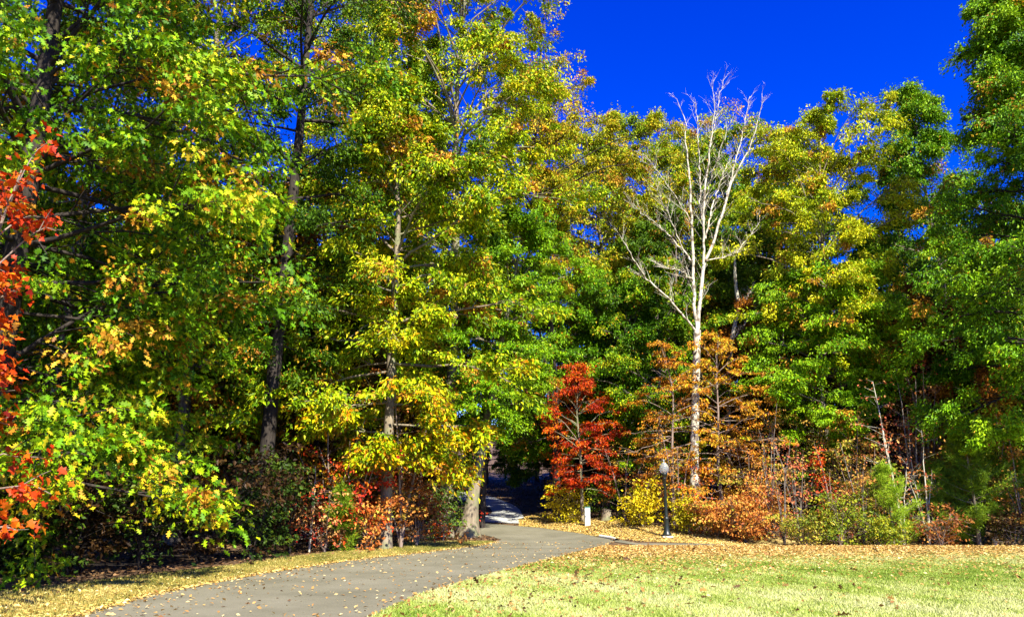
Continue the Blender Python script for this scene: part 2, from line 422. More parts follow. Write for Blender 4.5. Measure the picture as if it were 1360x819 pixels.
# side path to the right, just behind the lawn
a0, a1 = H2(816, 719.5), H2(818, 716)
Ls = [tuple(a0)]+[(x, 27.95) for x in np.arange(4.6, 60, .8)]
Rs = [tuple(a1)]+[(x, 30.0) for x in np.arange(4.6, 60, .8)]
ruled('side_path', Ls, Rs, M_ASPH, .02, 8)
# verges
Yg = np.arange(-2, 31.0, .3)
wv_ = np.interp(Yg, [-2, 8, 14, 20, 27, 31], [5, 4.0, 2.4, 1.6, 3.2, 3.0])
ruled('left_verge', np.stack([xof(pl, Yg)-wv_, Yg], 1), np.stack([xof(pl, Yg)+.02, Yg], 1), M_VERGE, .007)
vb = smoothline([H2(690, 690), H2(720, 681), H2(765, 683), H2(830, 694), H2(890, 703), H2(960, 711), (60, 34)])
vf = smoothline([H2(690, 698.5), H2(722, 701), H2(765, 707), H2(818, 716), (7, 29.9), (14, 29.9), (60, 29.9)])
ruled('right_verge', vb, vf, M_VERGE, .007)

# kerb nose at the junction
def box_bevel(name, sx, sy, sz, mat, parent=None, loc=(0, 0, 0), bev=.015, taper=1.0, rz=0):
    import bmesh
    bm = bmesh.new(); bmesh.ops.create_cube(bm, size=1)
    for v in bm.verts:
        k = taper if v.co.z > 0 else 1
        v.co = Vector((v.co.x*sx*k, v.co.y*sy*k, (v.co.z+.5)*sz))
    bmesh.ops.bevel(bm, geom=bm.edges[:], offset=bev, segments=2, affect='EDGES')
    me = bpy.data.meshes.new(name); bm.to_mesh(me); bm.free(); me.materials.append(mat)
    o = link(bpy.data.objects.new(name, me), parent); o.location = loc; o.rotation_euler = (0, 0, rz); return o
kp = smoothline([H2(797, 713.2), H2(806, 714.6), H2(814, 716.2), H2(819, 718.2)], 16)
kn = np.stack([kp[:, 0], kp[:, 1], Hh(kp[:, 0], kp[:, 1])+.04], 1); kn = np.stack([np.interp(np.linspace(0, 15, 40), np.arange(16), kn[:, i]) for i in range(3)], 1)
kv, kq = tubes(kn[None], np.full((1, 40), .075), 8)
tag(mesh('kerb', kv, kq, M_CONC, smooth=True), kind='structure')

# ------------------------------------------------------------------ lamp, pedestal
def lathe(name, prof_, mat, parent, seg=24, flutes=0):
    p = np.array(prof_, float); a = np.arange(seg)*TAU/seg
    rad = p[:, 0:1]*(1+(flutes and .05*np.cos(a*flutes)[None]))
    V = np.stack([rad*np.cos(a), rad*np.sin(a), np.repeat(p[:, 1:2], seg, 1)], -1).reshape(-1, 3)
    n = len(p); i = np.arange(n-1)[:, None]*seg; j = np.arange(seg)[None]; j2 = (j+1) % seg
    return mesh(name, V, np.stack([i+j, i+j2, i+seg+j2, i+seg+j], -1).reshape(-1, 4), mat, parent, smooth=True)
lb = hit(886, 713.5)
lamp = empty('street_lamp', tuple(lb), 'black lamp post with a clear acorn globe on a pale concrete pad', 'street lamp')
box_bevel('footing', .46, .46, .17, M_CONC, lamp, (0, 0, -.1), .02)
lathe('base', [(0, .1), (.2, .1), (.2, .15), (.165, .2), (.13, .3), (.12, .42), (.105, .78), (.115, .8), (.115, .84), (.085, .88)], M_BLACK, lamp, 32)
lathe('pole', [(.08, .88), (.055, 2.52), (.075, 2.54), (.075, 2.58), (.05, 2.6)], M_BLACK, lamp, 32, 8)
lathe('fitter', [(.05, 2.6), (.09, 2.66), (.13, 2.72), (.135, 2.78), (.11, 2.8), (0, 2.8)], M_BLACK, lamp)
g = lathe('globe', [(.1, 2.79), (.17, 2.84), (.205, 2.92), (.215, 3.0), (.2, 3.1), (.155, 3.17), (.135, 3.185), (.12, 3.21), (.07, 3.25), (0, 3.26)], M_GLOBE, lamp)
lathe('finial', [(.03, 3.255), (.018, 3.3), (.035, 3.33), (.01, 3.38), (0, 3.41)], M_NAME, lamp, 12)

lamp.scale = (.9, .9, .9)
bp = hit(780, 698)
ped = empty('utility_pedestal', tuple(bp), 'short white square utility pedestal standing in the leaf-covered verge', 'utility post')
ped.rotation_euler = (0, 0, .18)
box_bevel('housing', .24, .2, .84, M_WHITE, ped, (0, 0, -.04), .012)
box_bevel('cap', .26, .22, .05, M_CAP, ped, (0, 0, .801), .012)
box_bevel('front_plate', .17, .012, .3, M_WHITE, ped, (0, -.108, .42), .003)

def stump(px, py, w_, h_, label, Y=None, mat=None):
    b = hit(px, py) if Y is None else np.array([xat(px, Y), Y, float(Hh(xat(px, Y), Y))])
    r = np.random.default_rng(int(px)); K = 10
    P = np.stack([np.linspace(0, .05, K), np.linspace(0, .03, K), np.linspace(-.1, h_, K)], 1)
    Rr = w_/2*(1.25-.3*np.linspace(0, 1, K)); Rr[-1] *= .3
    P[-1, 2] = P[-2, 2]+.02
    V, q = tubes(P[None], Rr[None], 14); V += r.normal(0, .012, V.shape)
    e = mesh('tree_stump', V, q, mat or B_TAN, smooth=True); e.location = tuple(b)
    return tag(e, label, 'tree stump')
stump(805, 691, .42, .58, 'pale sawn stump at the edge of the woods right of the white pedestal')
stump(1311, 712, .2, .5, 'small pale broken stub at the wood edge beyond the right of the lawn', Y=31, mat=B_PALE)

# ------------------------------------------------------------------ trees
def X(px, Y): return xat(px, Y)
# nearest oak at the far left, large lobed leaves
place_tree('oak_tree', 'nearest big green oak with large lobed leaves overhanging the left verge', 'tree', -11.2, 17.0, seed=11, H=23, R=6.2, z0=1.8,
           shape='broad', nl=96, ncl=2500, lpc=29, leaf=.21, T=T_OAK, pal=P_OAK, bias=.38, vary=.36, jit=.2, r0=.3, elev=(2, 50), gapk=.6, sprig=.06, spray=.7, flat=.17, lean=(.6, -.6), bark=B_DARK, wob=.18)
# red maple at the left edge
place_tree('maple_tree', 'scarlet maple sapling with orange tips before the nearest oak at the left edge', 'tree', -8.0, 11.6, bright=.72, seed=6, H=6.9, R=1.0, z0=1.0,
           sprig=0, gapk=.5, shape='column', nl=38, ncl=150, lpc=6, leaf=.13, T=T_MAPLE, pal=P_RED, bias=.5, vary=.3, r0=.045, elev=(15, 60), spray=.32, flat=.3, crook=.15, bark=B_TWIG)
# second oak row behind the first
place_tree('oak_tree', 'dark oak with a tall straight grey trunk filling the gap right of the nearest oak', 'tree', X(352, 25), 25.0, seed=21, H=27, R=4.2, z0=5.0,
           shape='oval', nl=50, ncl=600, lpc=55, leaf=.15, pal=P_DGREEN, bias=.45, vary=.3, r0=.24, elev=(0, 55), bark=B_DARK, lean=(.4, 0))
place_tree('oak_tree', 'olive green oak with browning tips behind and right of the nearest oak', 'tree', X(235, 27), 27.0, seed=22, H=25, R=4.6, z0=4,
           shape='broad', nl=56, ncl=900, lpc=52, leaf=.17, pal=P_OAK, bias=.5, vary=.35, r0=.22)
place_tree('oak_tree', 'green oak standing behind the scarlet sapling at the far left', 'tree', X(60, 26), 26.0, seed=23, H=25, R=4.6, z0=3,
           shape='broad', nl=50, ncl=700, lpc=50, leaf=.17, pal=P_OAK, bias=.35, vary=.3, r0=.22)
# hickory beside the path
place_tree('hickory_tree', 'yellow-green hickory with tiers turning orange, its pale foot on the left verge', 'tree', X(514, 26.3), 26.3, jit=.26, sprig=.07, seed=31, H=17.5, R=3.4, z0=2.6,
           shape='broad', nl=58, ncl=900, lpc=50, leaf=.19, pal=P_HICK, bias=.47, vary=.28, low=(P_HICKLOW, 4.2, 1.6), r0=.19, elev=(-3, 55), spray=.6, flat=.2, bark=B_TAN, lean=(-.2, .2), bright=.95)
place_tree('hickory_tree', 'tallest yellow-green hickory reaching the top of the picture beside the sky', 'tree', X(590, 33), 34.0, jit=.26, sprig=.07, seed=32, H=29, R=5.2, z0=9,
           shape='oval', nl=64, ncl=1150, lpc=55, leaf=.19, pal=P_HICK, bias=.48, vary=.32, r0=.26, bark=B_TAN, lean=(.6, 0))
place_tree('hickory_tree', 'yellow-green hickory behind the one on the verge, left of the tallest', 'tree', X(470, 35), 35.0, jit=.26, sprig=.07, seed=33, H=27, R=4.4, z0=6,
           shape='oval', nl=54, ncl=850, lpc=50, leaf=.18, pal=P_HICK, bias=.38, vary=.3, r0=.22, bark=B_TAN)
# golden tree with the dark leaning limb
place_tree('hickory_tree', 'golden brown hickory whose loose top stands against the blue sky', 'tree', X(742, 41), 41.0, jit=.26, sprig=.07, seed=34, H=26.0, R=4.3, z0=12,
           shape='oval', nl=50, ncl=620, lpc=48, leaf=.18, pal=P_GOLD, bias=.42, vary=.35, r0=.24, bark=B_DARK, lean=(-1.2, 0), wob=.4)
# flared trunk beside the path bend, crown leans right
place_tree('beech_tree', 'leafy green beech with a flared pale trunk foot at the bend of the path', 'tree', *H2(621, 713), seed=41, H=14.5, R=2.7, z0=4.0,
           shape='oval', nl=50, ncl=820, lpc=58, leaf=.14, pal=P_GREEN, bias=.68, vary=.25, r0=.25, flare=3.0, elev=(-8, 50), spray=.6, flat=.14, bark=B_TAN, lean=(2.6, -.3), crook=.12)
place_tree('beech_tree', 'bright green beech between the path bend and the red maple', 'tree', X(742, 43.5), 43.5, lean=(-1.6, -1.6), seed=42, H=14, R=2.9, z0=2.9,
           shape='oval', nl=46, ncl=700, lpc=60, leaf=.16, pal=P_GREEN, bias=.7, vary=.25, r0=.16, elev=(-5, 50), flat=.14)
# golden and green trees in the middle distance
place_tree('poplar_tree', 'golden yellow tree left of the bare white sycamore', 'tree', X(806, 47), 47.0, seed=51, H=23.5, R=4.5, z0=10,
           shape='oval', nl=54, ncl=900, lpc=52, leaf=.19, pal=P_GOLD, bias=.35, vary=.3, r0=.2)
place_tree('oak_tree', 'rounded green oak top directly behind the bare white sycamore', 'tree', X(872, 50), 50.0, seed=52, H=26.0, R=5.0, z0=6,
           shape='oval', nl=54, ncl=900, lpc=52, leaf=.2, pal=P_YG, bias=.6, vary=.3, r0=.2)
place_tree('oak_tree', 'green oak tinged orange just right of the bare white sycamore', 'tree', X(990, 47), 47.0, seed=53, H=23.5, R=4.4, z0=6,
           shape='oval', nl=50, ncl=800, lpc=52, leaf=.18, pal=P_OAK, bias=.5, vary=.4, r0=.2)
place_tree('poplar_tree', 'yellow-green poplar filling the skyline just behind the sycamore twigs', 'tree', X(938, 54), 54.0, seed=56, H=26.0, R=4.6, z0=8,
           shape='oval', nl=50, ncl=760, lpc=50, leaf=.2, pal=P_YG, bias=.52, vary=.3, r0=.2)
place_tree('poplar_tree', 'green and gold poplar between the sycamore and the slim pale-trunked one', 'tree', X(1062, 45), 45.0, seed=57, H=22.5, R=3.6, z0=6,
           shape='oval', nl=50, ncl=700, lpc=50, leaf=.18, pal=P_YG, bias=.6, vary=.35, r0=.18)
place_tree('oak_tree', 'short dark green oak behind the red maple and left of the lamp', 'tree', X(842, 42.5), 42.5, seed=54, H=12.5, R=3.0, z0=2.5,
           shape='oval', nl=46, ncl=720, lpc=52, leaf=.15, pal=P_GREEN, bias=.35, vary=.35, r0=.15)
place_tree('poplar_tree', 'tall yellow-green poplar with a slim pale trunk, right of the sycamore', 'tree', X(1128, 37), 37.0, seed=61, H=20.8, R=3.7, z0=5,
           shape='oval', nl=60, ncl=1000, lpc=50, leaf=.17, pal=P_YG, gapk=.7, bias=.68, vary=.28, r0=.17, bark=B_TAN, low=(P_GREEN, 8.5, 2), spray=.55, bright=1.1)
place_tree('beech_tree', 'green beech with drooping layered lower boughs below the yellow-green poplar', 'tree', X(1105, 36), 36.0, seed=62, H=12.0, R=3.0, z0=3.2,
           shape='oval', nl=44, ncl=620, lpc=60, leaf=.16, pal=P_GREEN, bias=.75, vary=.25, r0=.14, elev=(-6, 45), flat=.12)
place_tree('oak_tree', 'dark oak with rusty tips in the hollow left of the big right-hand tree', 'tree', X(1225, 45), 45.0, seed=63, H=21.0, R=3.6, z0=5,
           shape='oval', nl=46, ncl=560, lpc=46, leaf=.17, pal=P_DGREEN, bias=.45, vary=.4, r0=.2, bark=B_DARK)
place_tree('oak_tree', 'big dark green oak with sunlit leaf clumps filling the right edge', 'tree', X(1445, 31), 31.0, seed=64, H=25.5, R=6.0, z0=3.5,
           shape='dome', nl=80, ncl=2000, lpc=60, leaf=.17, pal=P_GREEN, bias=.62, vary=.35, r0=.3, bark=B_DARK, elev=(0, 45), wob=.12)
place_tree('oak_tree', 'narrow green oak rising behind the big right-hand oak', 'tree', X(1284, 40), 40.0, seed=65, H=24.0, R=5.2, z0=4,
           gapk=.4, shape='dome', nl=60, ncl=1100, lpc=50, leaf=.17, pal=P_GREEN, bias=.5, vary=.35, r0=.18)
place_tree('oak_tree', 'dark green oak in the shade right of the orange dogwoods', 'tree', X(1045, 43), 43.0, seed=66, H=17.5, R=2.8, z0=4,
           shape='oval', nl=46, ncl=620, lpc=50, leaf=.16, pal=P_DGREEN, bias=.6, vary=.3, r0=.15, bark=B_DARK)
# red maple
place_tree('maple_tree', 'bright red maple behind the white pedestal beside the path', 'tree', X(772, 39), 39.0, seed=71, bright=.72, H=7.8, R=1.9, z0=1.5,
           sprig=0, gapk=.5, shape='broad', nl=50, ncl=330, lpc=28, leaf=.13, pal=P_RED, bias=.42, vary=.4, jit=.25, r0=.07, elev=(0, 62), spray=.42, flat=.12, crook=.15, bark=B_TAN)
# orange dogwoods round the sycamore
place_tree('dogwood_tree', 'thin orange dogwood with open tiers left of the sycamore trunk', 'tree', X(893, 35.5), 35.5, seed=72, H=8.4, R=1.9, z0=1.6,
           shape='broad', gapk=.9, sprig=.12, bright=.78, nl=44, ncl=180, lpc=17, leaf=.13, pal=P_ORANGE, bias=.42, vary=.35, r0=.06, elev=(-5, 45), spray=.4, flat=.1, bark=B_TWIG)
place_tree('dogwood_tree', 'fuller orange and gold dogwood with open tiers right of the sycamore trunk', 'tree', X(958, 35.4), 35.4, seed=73, H=8.8, R=2.4, z0=1.2,
           shape='broad', gapk=.9, sprig=.12, bright=.82, nl=52, ncl=290, lpc=18, leaf=.14, pal=P_ORANGE, bias=.55, vary=.35, r0=.07, elev=(-5, 45), spray=.42, flat=.1, bark=B_TWIG)

# ------------------------------------------------------------------ bare trees drawn limb by limb
def bare(name, label, Y, foot, lines, bark, seed, twigs=True, tw=1.0):
    """lines: [(start depth offset, end depth offset, [(px,py,width px)])]; every limb has its own depth"""
    r = np.random.default_rng(seed); x0 = xat(foot, Y); z0 = float(Hh(x0, Y))
    e = empty(name, (x0, Y, z0), label, 'tree'); o = np.array([x0, Y, z0]); tr, bs = [], []
    for n, (d0, d1, L) in enumerate(lines):
        k = len(L); dep = np.linspace(d0, d1, k)
        pts = np.array([at(a, b, Y+dd) for (a, b, c), dd in zip(L, dep)])-o
        rad = np.array([c*Y/F/2*(.98 if n == 0 else .66) for a, b, c in L])
        if n == 0: pts[0, 2] = -.3
        P, R = resample(pts, rad, 26)
        R = np.maximum(R, .006)
        if n: P[1:-1] += r.normal(0, .03, (24, 3)) * np.minimum(1, .02/R[1:-1, None]+.3)
        (tr if n == 0 else bs).append(tubes(P[None], R[None], 12 if n == 0 else 7))
        if twigs and n:
            m = 30; i = r.integers(3, 26, m); a = r.uniform(0, TAU, m); Lg = r.uniform(.25, 1.3, m)*tw*(1-.4*i/26)
            d = P[np.minimum(i, 25)]-P[np.maximum(i-2, 0)]; d /= np.linalg.norm(d, axis=1, keepdims=True)
            q = d*.8+np.stack([np.cos(a), np.sin(a), np.full(m, .35)], 1)*.75; q /= np.linalg.norm(q, axis=1, keepdims=True)
            s = np.linspace(0, 1, 6)
            T = P[i][:, None]+q[:, None]*(Lg[:, None]*s)[..., None]; T[..., 2] += .12*Lg[:, None]*s**2
            T += r.normal(0, .02, T.shape)*s[None, :, None]
            bs.append(tubes(T, (.003+.008*Lg)[:, None]*(1-.75*s)+.0015, 4))
            # finer twigs off the twigs
            m2 = 130; j = r.integers(0, m, m2); jj = r.integers(2, 6, m2); a = r.uniform(0, TAU, m2); Lg2 = Lg[j]*r.uniform(.2, .5, m2)
            q2 = q[j]*.7+np.stack([np.cos(a), np.sin(a), np.full(m2, .3)], 1)*.7
            s = np.linspace(0, 1, 4)
            T2 = T[j, jj][:, None]+q2[:, None]*(Lg2[:, None]*s)[..., None]
            bs.append(tubes(T2, np.full((m2, 1), .0045)*(1-.6*s), 3))
    V, q = join(tr); mesh('trunk', V, q, bark, e, smooth=True)
    V, q = join(bs); mesh('branches', V, q, bark, e, smooth=True)
    return e
syc = [
 (0, 0, [(922, 690, 14), (922, 640, 12), (923, 560, 11), (925, 480, 10.5), (926, 438, 10)]),
 (0, .4, [(926, 445, 8), (921, 393, 7), (920, 332, 6), (918, 260, 4.5), (913, 204, 3), (910, 158, 2), (899, 132, .8)]),
 (0, -.3, [(926, 445, 8), (930, 393, 8), (934, 351, 7), (945, 330, 6), (964, 268, 5), (971, 241, 4), (998, 192, 2.6), (1009, 154, 1.6), (1012, 124, .8)]),
 (-.1, -1.2, [(934, 351, 5.5), (934, 302, 5), (935, 260, 4.5), (943, 196, 3.2), (949, 147, 1.8), (947, 109, .7)]),
 (-.8, -.2, [(943, 196, 2.4), (952, 150, 1.6), (961, 105, .7)]),
 (-.2, .9, [(964, 268, 3.4), (975, 219, 2.8), (983, 192, 2.2), (990, 158, 1.6), (996, 128, .7)]),
 (-.2, 1.5, [(934, 302, 3.6), (930, 272, 3.2), (930, 222, 2.6), (926, 166, 1.6), (924, 139, .7)]),
 (0, 1.2, [(937, 317, 3.4), (945, 279, 3), (953, 253, 2.4), (971, 205, 1.2)]),
 (0, -1.4, [(920, 302, 3), (911, 283, 2.7), (892, 253, 2.2), (869, 223, 1.5), (858, 207, .8)]),
 (0, 1.6, [(919, 347, 4), (907, 332, 3.6), (881, 306, 2.8), (858, 287, 2), (839, 272, .9)]),
 (.4, -.6, [(907, 332, 2.6), (892, 294, 2.2), (877, 264, 1.6), (869, 238, .7)]),
 (0, -1.8, [(925, 440, 5), (912, 424, 4.6), (892, 400, 4), (858, 370, 3.2), (843, 347, 2.6), (824, 313, 1)]),
 (0, -1, [(920, 372, 3), (905, 360, 2), (877, 353, .8)]),
 (-.2, 1.2, [(937, 346, 3), (958, 343, 2), (979, 336, 1.6), (1009, 294, .8)]),
 (0, -1.5, [(926, 300, 2.2), (944, 240, 1.8), (966, 170, 1.2), (984, 140, .6)]),
]
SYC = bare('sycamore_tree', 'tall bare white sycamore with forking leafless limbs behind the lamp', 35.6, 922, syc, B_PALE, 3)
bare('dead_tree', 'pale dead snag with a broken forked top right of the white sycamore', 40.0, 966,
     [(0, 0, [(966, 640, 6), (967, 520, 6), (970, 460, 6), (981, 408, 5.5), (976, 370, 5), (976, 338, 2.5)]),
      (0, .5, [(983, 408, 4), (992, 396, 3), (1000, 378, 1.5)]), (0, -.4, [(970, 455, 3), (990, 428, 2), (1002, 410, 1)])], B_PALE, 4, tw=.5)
bare('dead_tree', 'pale leafless tree forking twice left of the white sycamore', 44.0, 806,
     [(0, 0, [(806, 640, 6), (805, 540, 5.5), (803, 466, 5), (800, 435, 4.5)]),
      (0, .6, [(800, 438, 4), (792, 410, 3.6), (775, 380, 3), (765, 355, 2), (757, 330, .8)]),
      (0, -.6, [(802, 445, 3.5), (806, 410, 3), (797, 372, 2.4), (790, 345, 1)]), (.3, -.6, [(776, 382, 2), (786, 360, 1.5), (788, 345, .8)])], B_TAN, 5)
bare('hardwood_tree', 'bare leaning dark limb trunk curving right against the sky behind the hickories', 38.0, 640,
     [(0, 0, [(640, 640, 9), (645, 500, 9), (650, 380, 8), (660, 300, 7), (680, 258, 6.5)]),
      (0, -.6, [(678, 262, 6.5), (695, 244, 6), (706, 222, 5), (710, 190, 3), (714, 160, 1.2)])], B_DARK, 6, tw=.8)

# ------------------------------------------------------------------ saplings, shrubs and young pines along the wood edge
def shrub(name, label, px, Y, H, R, pal, bias=.5, n=160, lpc=26, leaf=.1, stems=5, z0=.15, seed=None, cat='shrub', spray=.3, bark=None, vary=.35, group=None, bright=1.0, T=T_KITE, upright=.5, dx=None):
    """several thin stems from one foot, side twigs and leaf sprays"""
    seed = seed if seed is not None else int(px*3+Y); r = np.random.default_rng(seed)
    x = dx if dx is not None else xat(px, Y); z = float(Hh(x, Y)); e = empty(name, (x, Y, z), label, cat, group)
    az = np.arange(stems)*TAU/stems+r.normal(0, .5, stems); s = np.linspace(0, 1, 8)
    n = int(n*.85); lpc *= .95; H *= 1.1; sp = R*r.uniform(.35, 1.25, stems)*(1-upright*.5); hh = H*r.uniform(.55, 1.2, stems)
    P = np.zeros((stems, 8, 3))
    P[..., 0] = (np.cos(az)*sp)[:, None]*s**1.3; P[..., 1] = (np.sin(az)*sp)[:, None]*s**1.3
    P[..., 2] = hh[:, None]*s*(1-.05*s)-.08; P[..., :2] += r.normal(0, .03*H/3, (stems, 8, 2)).cumsum(1)*s[None, :, None]
    R1 = (.008+.007*hh)[:, None]*(1-.85*s)+.003
    st = tubes(P, R1, 6)
    m = n; i = r.integers(0, stems, m); u = np.clip(r.beta(1.4, 1, m), z0, 1); fi = u*7; i0 = np.minimum(fi.astype(int), 6); fr = (fi-i0)[:, None]
    B = P[i, i0]*(1-fr)+P[i, i0+1]*fr
    a = r.uniform(0, TAU, m); Lg = R*(.2+.8*np.clip(1-u*.8, 0, 1)**.8)*r.uniform(.15, 1.15, m)
    el = r.uniform(-.1, .8, m)
    sb = np.linspace(0, 1, 4); Q = B[:, None]+(Lg[:, None]*sb)[..., None]*np.stack([np.cos(a)*np.cos(el), np.sin(a)*np.cos(el), np.sin(el)], 1)[:, None]
    tw_ = tubes(Q, (.003+.004*Lg)[:, None]*(1-.6*sb)+.001, 3)
    c = Q[:, -1]; c[:, 2] = np.maximum(c[:, 2], .12)
    cnt = r.poisson(lpc*r.uniform(.3, 1.4, m)*np.clip(.85+1.3*field(c, seed+3, 2.4), .03, 2)); k = np.repeat(np.arange(m), cnt); N = len(k)
    rr = spray*np.cbrt(r.uniform(0, 1, N)); th = r.uniform(0, TAU, N)
    p = c[k]+np.stack([rr*np.cos(th), rr*np.sin(th), r.normal(0, .3, N)*spray*.7], 1); p[:, 2] = np.maximum(p[:, 2], .03)
    V, Fc = leaves(p, a[k]+r.normal(0, .9, N), r.normal(-.35, .6, N), r.normal(0, .8, N), leaf*1.15*r.uniform(.6, 1.3, N), T)
    v = bias+.1+vary*(.6*field(c, seed+1, 1.2)+r.normal(0, .45, m))[k]+r.normal(0, .18, N)
    col = np.clip(ramp(pal, v)*r.uniform(.75, 1.25, (N, 1))*bright, 0, .9)
    V0, q0 = join([st, tw_]); mesh('stems', V0, q0, bark or B_TWIG, e, smooth=True)
    mesh('foliage', V, Fc, M_LEAF, e, np.clip(col*np.array([1.25, 1.1, .7]), 0, .9))
    return e
def pine(label, px, Y, H, R, pal=P_PINE, bias=.5, seed=None, whorls=9, n=26, bright=1.0):
    seed = seed or int(px); r = np.random.default_rng(seed); x = xat(px, Y); e = empty('pine_tree', (x, Y, float(Hh(x, Y))), label, 'tree')
    s = np.linspace(0, 1, 10); tp = np.stack([.04*np.sin(s*6)*H/4, .03*np.cos(s*5)*H/4, s*H-.1], 1)
    V, q = tubes(tp[None], (.02*H*(1-.9*s)+.008)[None], 8); mesh('trunk', V, q, B_TAN, e, smooth=True)
    m = whorls*6; f = np.repeat(np.linspace(.06, .96, whorls), 6)+r.normal(0, .02, m); f = np.clip(f, .04, .98)
    az = r.uniform(0, TAU, m); L = R*(1.05-f)**.7*r.uniform(.35, 1.2, m)+.1; ss = np.linspace(0, 1, 5)
    b = np.stack([np.interp(f, s, tp[:, 0]), np.interp(f, s, tp[:, 1]), f*H], 1)
    P = b[:, None]+(L[:, None]*ss)[..., None]*np.stack([np.cos(az), np.sin(az), np.full(m, .25)], 1)[:, None]; P[..., 2] += .3*L[:, None]*ss**2
    V, q = tubes(P, (.004+.008*L)[:, None]*(1-.7*ss)+.002, 4); mesh('branches', V, q, B_TAN, e, smooth=True)
    # needle tufts: thin blades fanning from many points of each branch
    k = np.repeat(np.arange(m), n); u = r.uniform(.25, 1, len(k)); fi = u*4; i0 = np.minimum(fi.astype(int), 3); fr = (fi-i0)[:, None]
    c = P[k, i0]*(1-fr)+P[k, i0+1]*fr; c += r.normal(0, .07, c.shape)
    kk = np.repeat(np.arange(len(c)), 9); N = len(kk)
    V, Fc = leaves(c[kk], az[k][kk]+r.normal(0, 1.1, N), r.normal(.35, .6, N), r.uniform(0, 3, N), r.uniform(.14, .26, N), T_KITE*np.array([1, .12, 1]))
    v = bias+.3*r.normal(0, .7, len(c))[kk]+r.normal(0, .15, N)
    mesh('needles', V, Fc, M_LEAF, e, np.clip(ramp(pal, v)*bright*r.uniform(.8, 1.2, (N, 1)), 0, .9))
    return e

# behind the pedestal and the lamp
shrub('shrub', 'low yellow shrub under the left side of the red maple', 748, 39.6, 1.7, 1.0, P_YEL, .6, 90, 24)
shrub('shrub', 'small yellow-orange shrub left of the white pedestal', 763, 39.0, 1.1, .7, P_YEL, .4, 60, 20)
shrub('shrub', 'dark green leafy shrub right of the white pedestal', 798, 40.0, 2.0, 1.1, P_GREEN, .6, 130, 26)
shrub('shrub', 'leaning bright yellow shrub left of the lamp', 851, 35.3, 2.0, 1.0, P_YEL, .6, 110, 22, leaf=.12)
shrub('shrub', 'yellow-green shrub just right of the lamp post', 912, 33.8, 1.7, .8, P_YEL, .35, 110, 22)
shrub('shrub', 'reddish brown bush close behind the lamp globe', 872, 37.3, 3.2, 1.4, P_RUST, .7, 150, 20)
shrub('shrub', 'dense orange-red bush at the foot of the white sycamore', 948, 33.2, 1.4, 1.3, P_ORANGE, .35, 230, 26)
shrub('shrub', 'rust red bush between the sycamore foot and the lawn edge', 985, 32.4, 1.6, 1.3, P_ORANGE, .2, 230, 26)
shrub('shrub', 'orange bush left of the thin pinkish saplings', 1012, 33.0, 2.2, 1.2, P_ORANGE, .4, 170, 24)
shrub('sapling', 'thin upright sapling with few pinkish leaves, left of a similar pair', 1036, 32.0, 3.4, 1.0, P_PINK, .5, 70, 9, stems=5, cat='sapling', upright=.8, bark=B_GREY)
shrub('sapling', 'thin upright sapling with pinkish leaves, left of the crimson one', 1056, 32.8, 3.6, 1.0, P_PINK, .7, 90, 10, stems=5, cat='sapling', upright=.8, bark=B_GREY)
shrub('sapling', 'narrow crimson sapling at the far edge of the lawn', 1103, 32.5, 3.7, .55, P_RED, .45, 90, 22, stems=3, cat='sapling', upright=1.2, leaf=.11)
shrub('sapling', 'pinkish red spreading sapling right of the crimson one', 1116, 31.9, 2.2, 1.2, P_PINK, .45, 80, 14, cat='sapling')
shrub('shrub', 'low olive green bush under the crimson sapling', 1108, 30.9, 1.6, 1.3, P_YG, .4, 170, 26)
shrub('shrub', 'low olive and gold bush between the pinkish saplings and the lawn', 1062, 30.9, 1.3, 1.0, P_GOLD, .15, 130, 22)
shrub('shrub', 'golden orange bush behind the crimson sapling', 1135, 34.0, 4.3, 1.7, P_ORANGE, .75, 260, 20, z0=.3)
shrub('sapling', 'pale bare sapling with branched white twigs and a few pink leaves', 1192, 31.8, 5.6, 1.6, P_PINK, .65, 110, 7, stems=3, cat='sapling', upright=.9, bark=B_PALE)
shrub('sapling', 'bare twiggy sapling between the two groups of young pines', 1225, 31.5, 3.6, 1.0, P_RUST, .65, 70, 6, stems=4, cat='sapling', upright=.9, bark=B_PALE)
shrub('shrub', 'pink and rust bush high in the shade left of the big right-hand oak', 1235, 34.5, 6.2, 2.0, P_PINK, .45, 300, 13, z0=.35, stems=6)
shrub('shrub', 'light green and gold bush right of the bare white sapling', 1262, 33.5, 5.0, 1.7, P_YG, .85, 230, 20, z0=.4)
shrub('shrub', 'low olive undergrowth bush below the bright young pine', 1160, 30.7, 1.1, 1.1, P_YG, .35, 120, 24)
shrub('shrub', 'low reddish brown bush between the young pines', 1240, 31.0, 1.4, 1.1, P_RUST, .5, 130, 18)
shrub('shrub', 'orange and pink bush against the right edge of the picture', 1352, 30.6, 3.9, 1.0, P_ORANGE, .45, 130, 18, z0=.4)
shrub('shrub', 'yellow-green leafy bush beside the orange one at the right edge', 1318, 32.8, 4.8, 1.9, P_YG, .85, 240, 20, z0=.5)
shrub('shrub', 'low rust bush at the foot of the broad young pine', 1335, 30.5, 1.3, 1.2, P_BROWN, .6, 120, 20)
pine('bright green young pine at the far edge of the lawn', 1178, 31.2, 2.9, 1.25, bias=.8, bright=1.25, whorls=7)
pine('broad green young pine right of the bare white sapling', 1290, 31.4, 4.0, 1.9, bias=.55, n=44)
pine('young pine nearest the right edge behind the lawn', 1352, 31.8, 3.2, 1.5, bias=.55, n=44)
pine('small green pine between the bright young pine and the broad one', 1243, 32.2, 3.0, 1.2, bias=.6, n=36)
shrub('shrub', 'gold and orange bush with arching boughs over the rust red one', 1000, 34.6, 4.2, 1.7, P_ORANGE, .6, 150, 22, z0=.35)
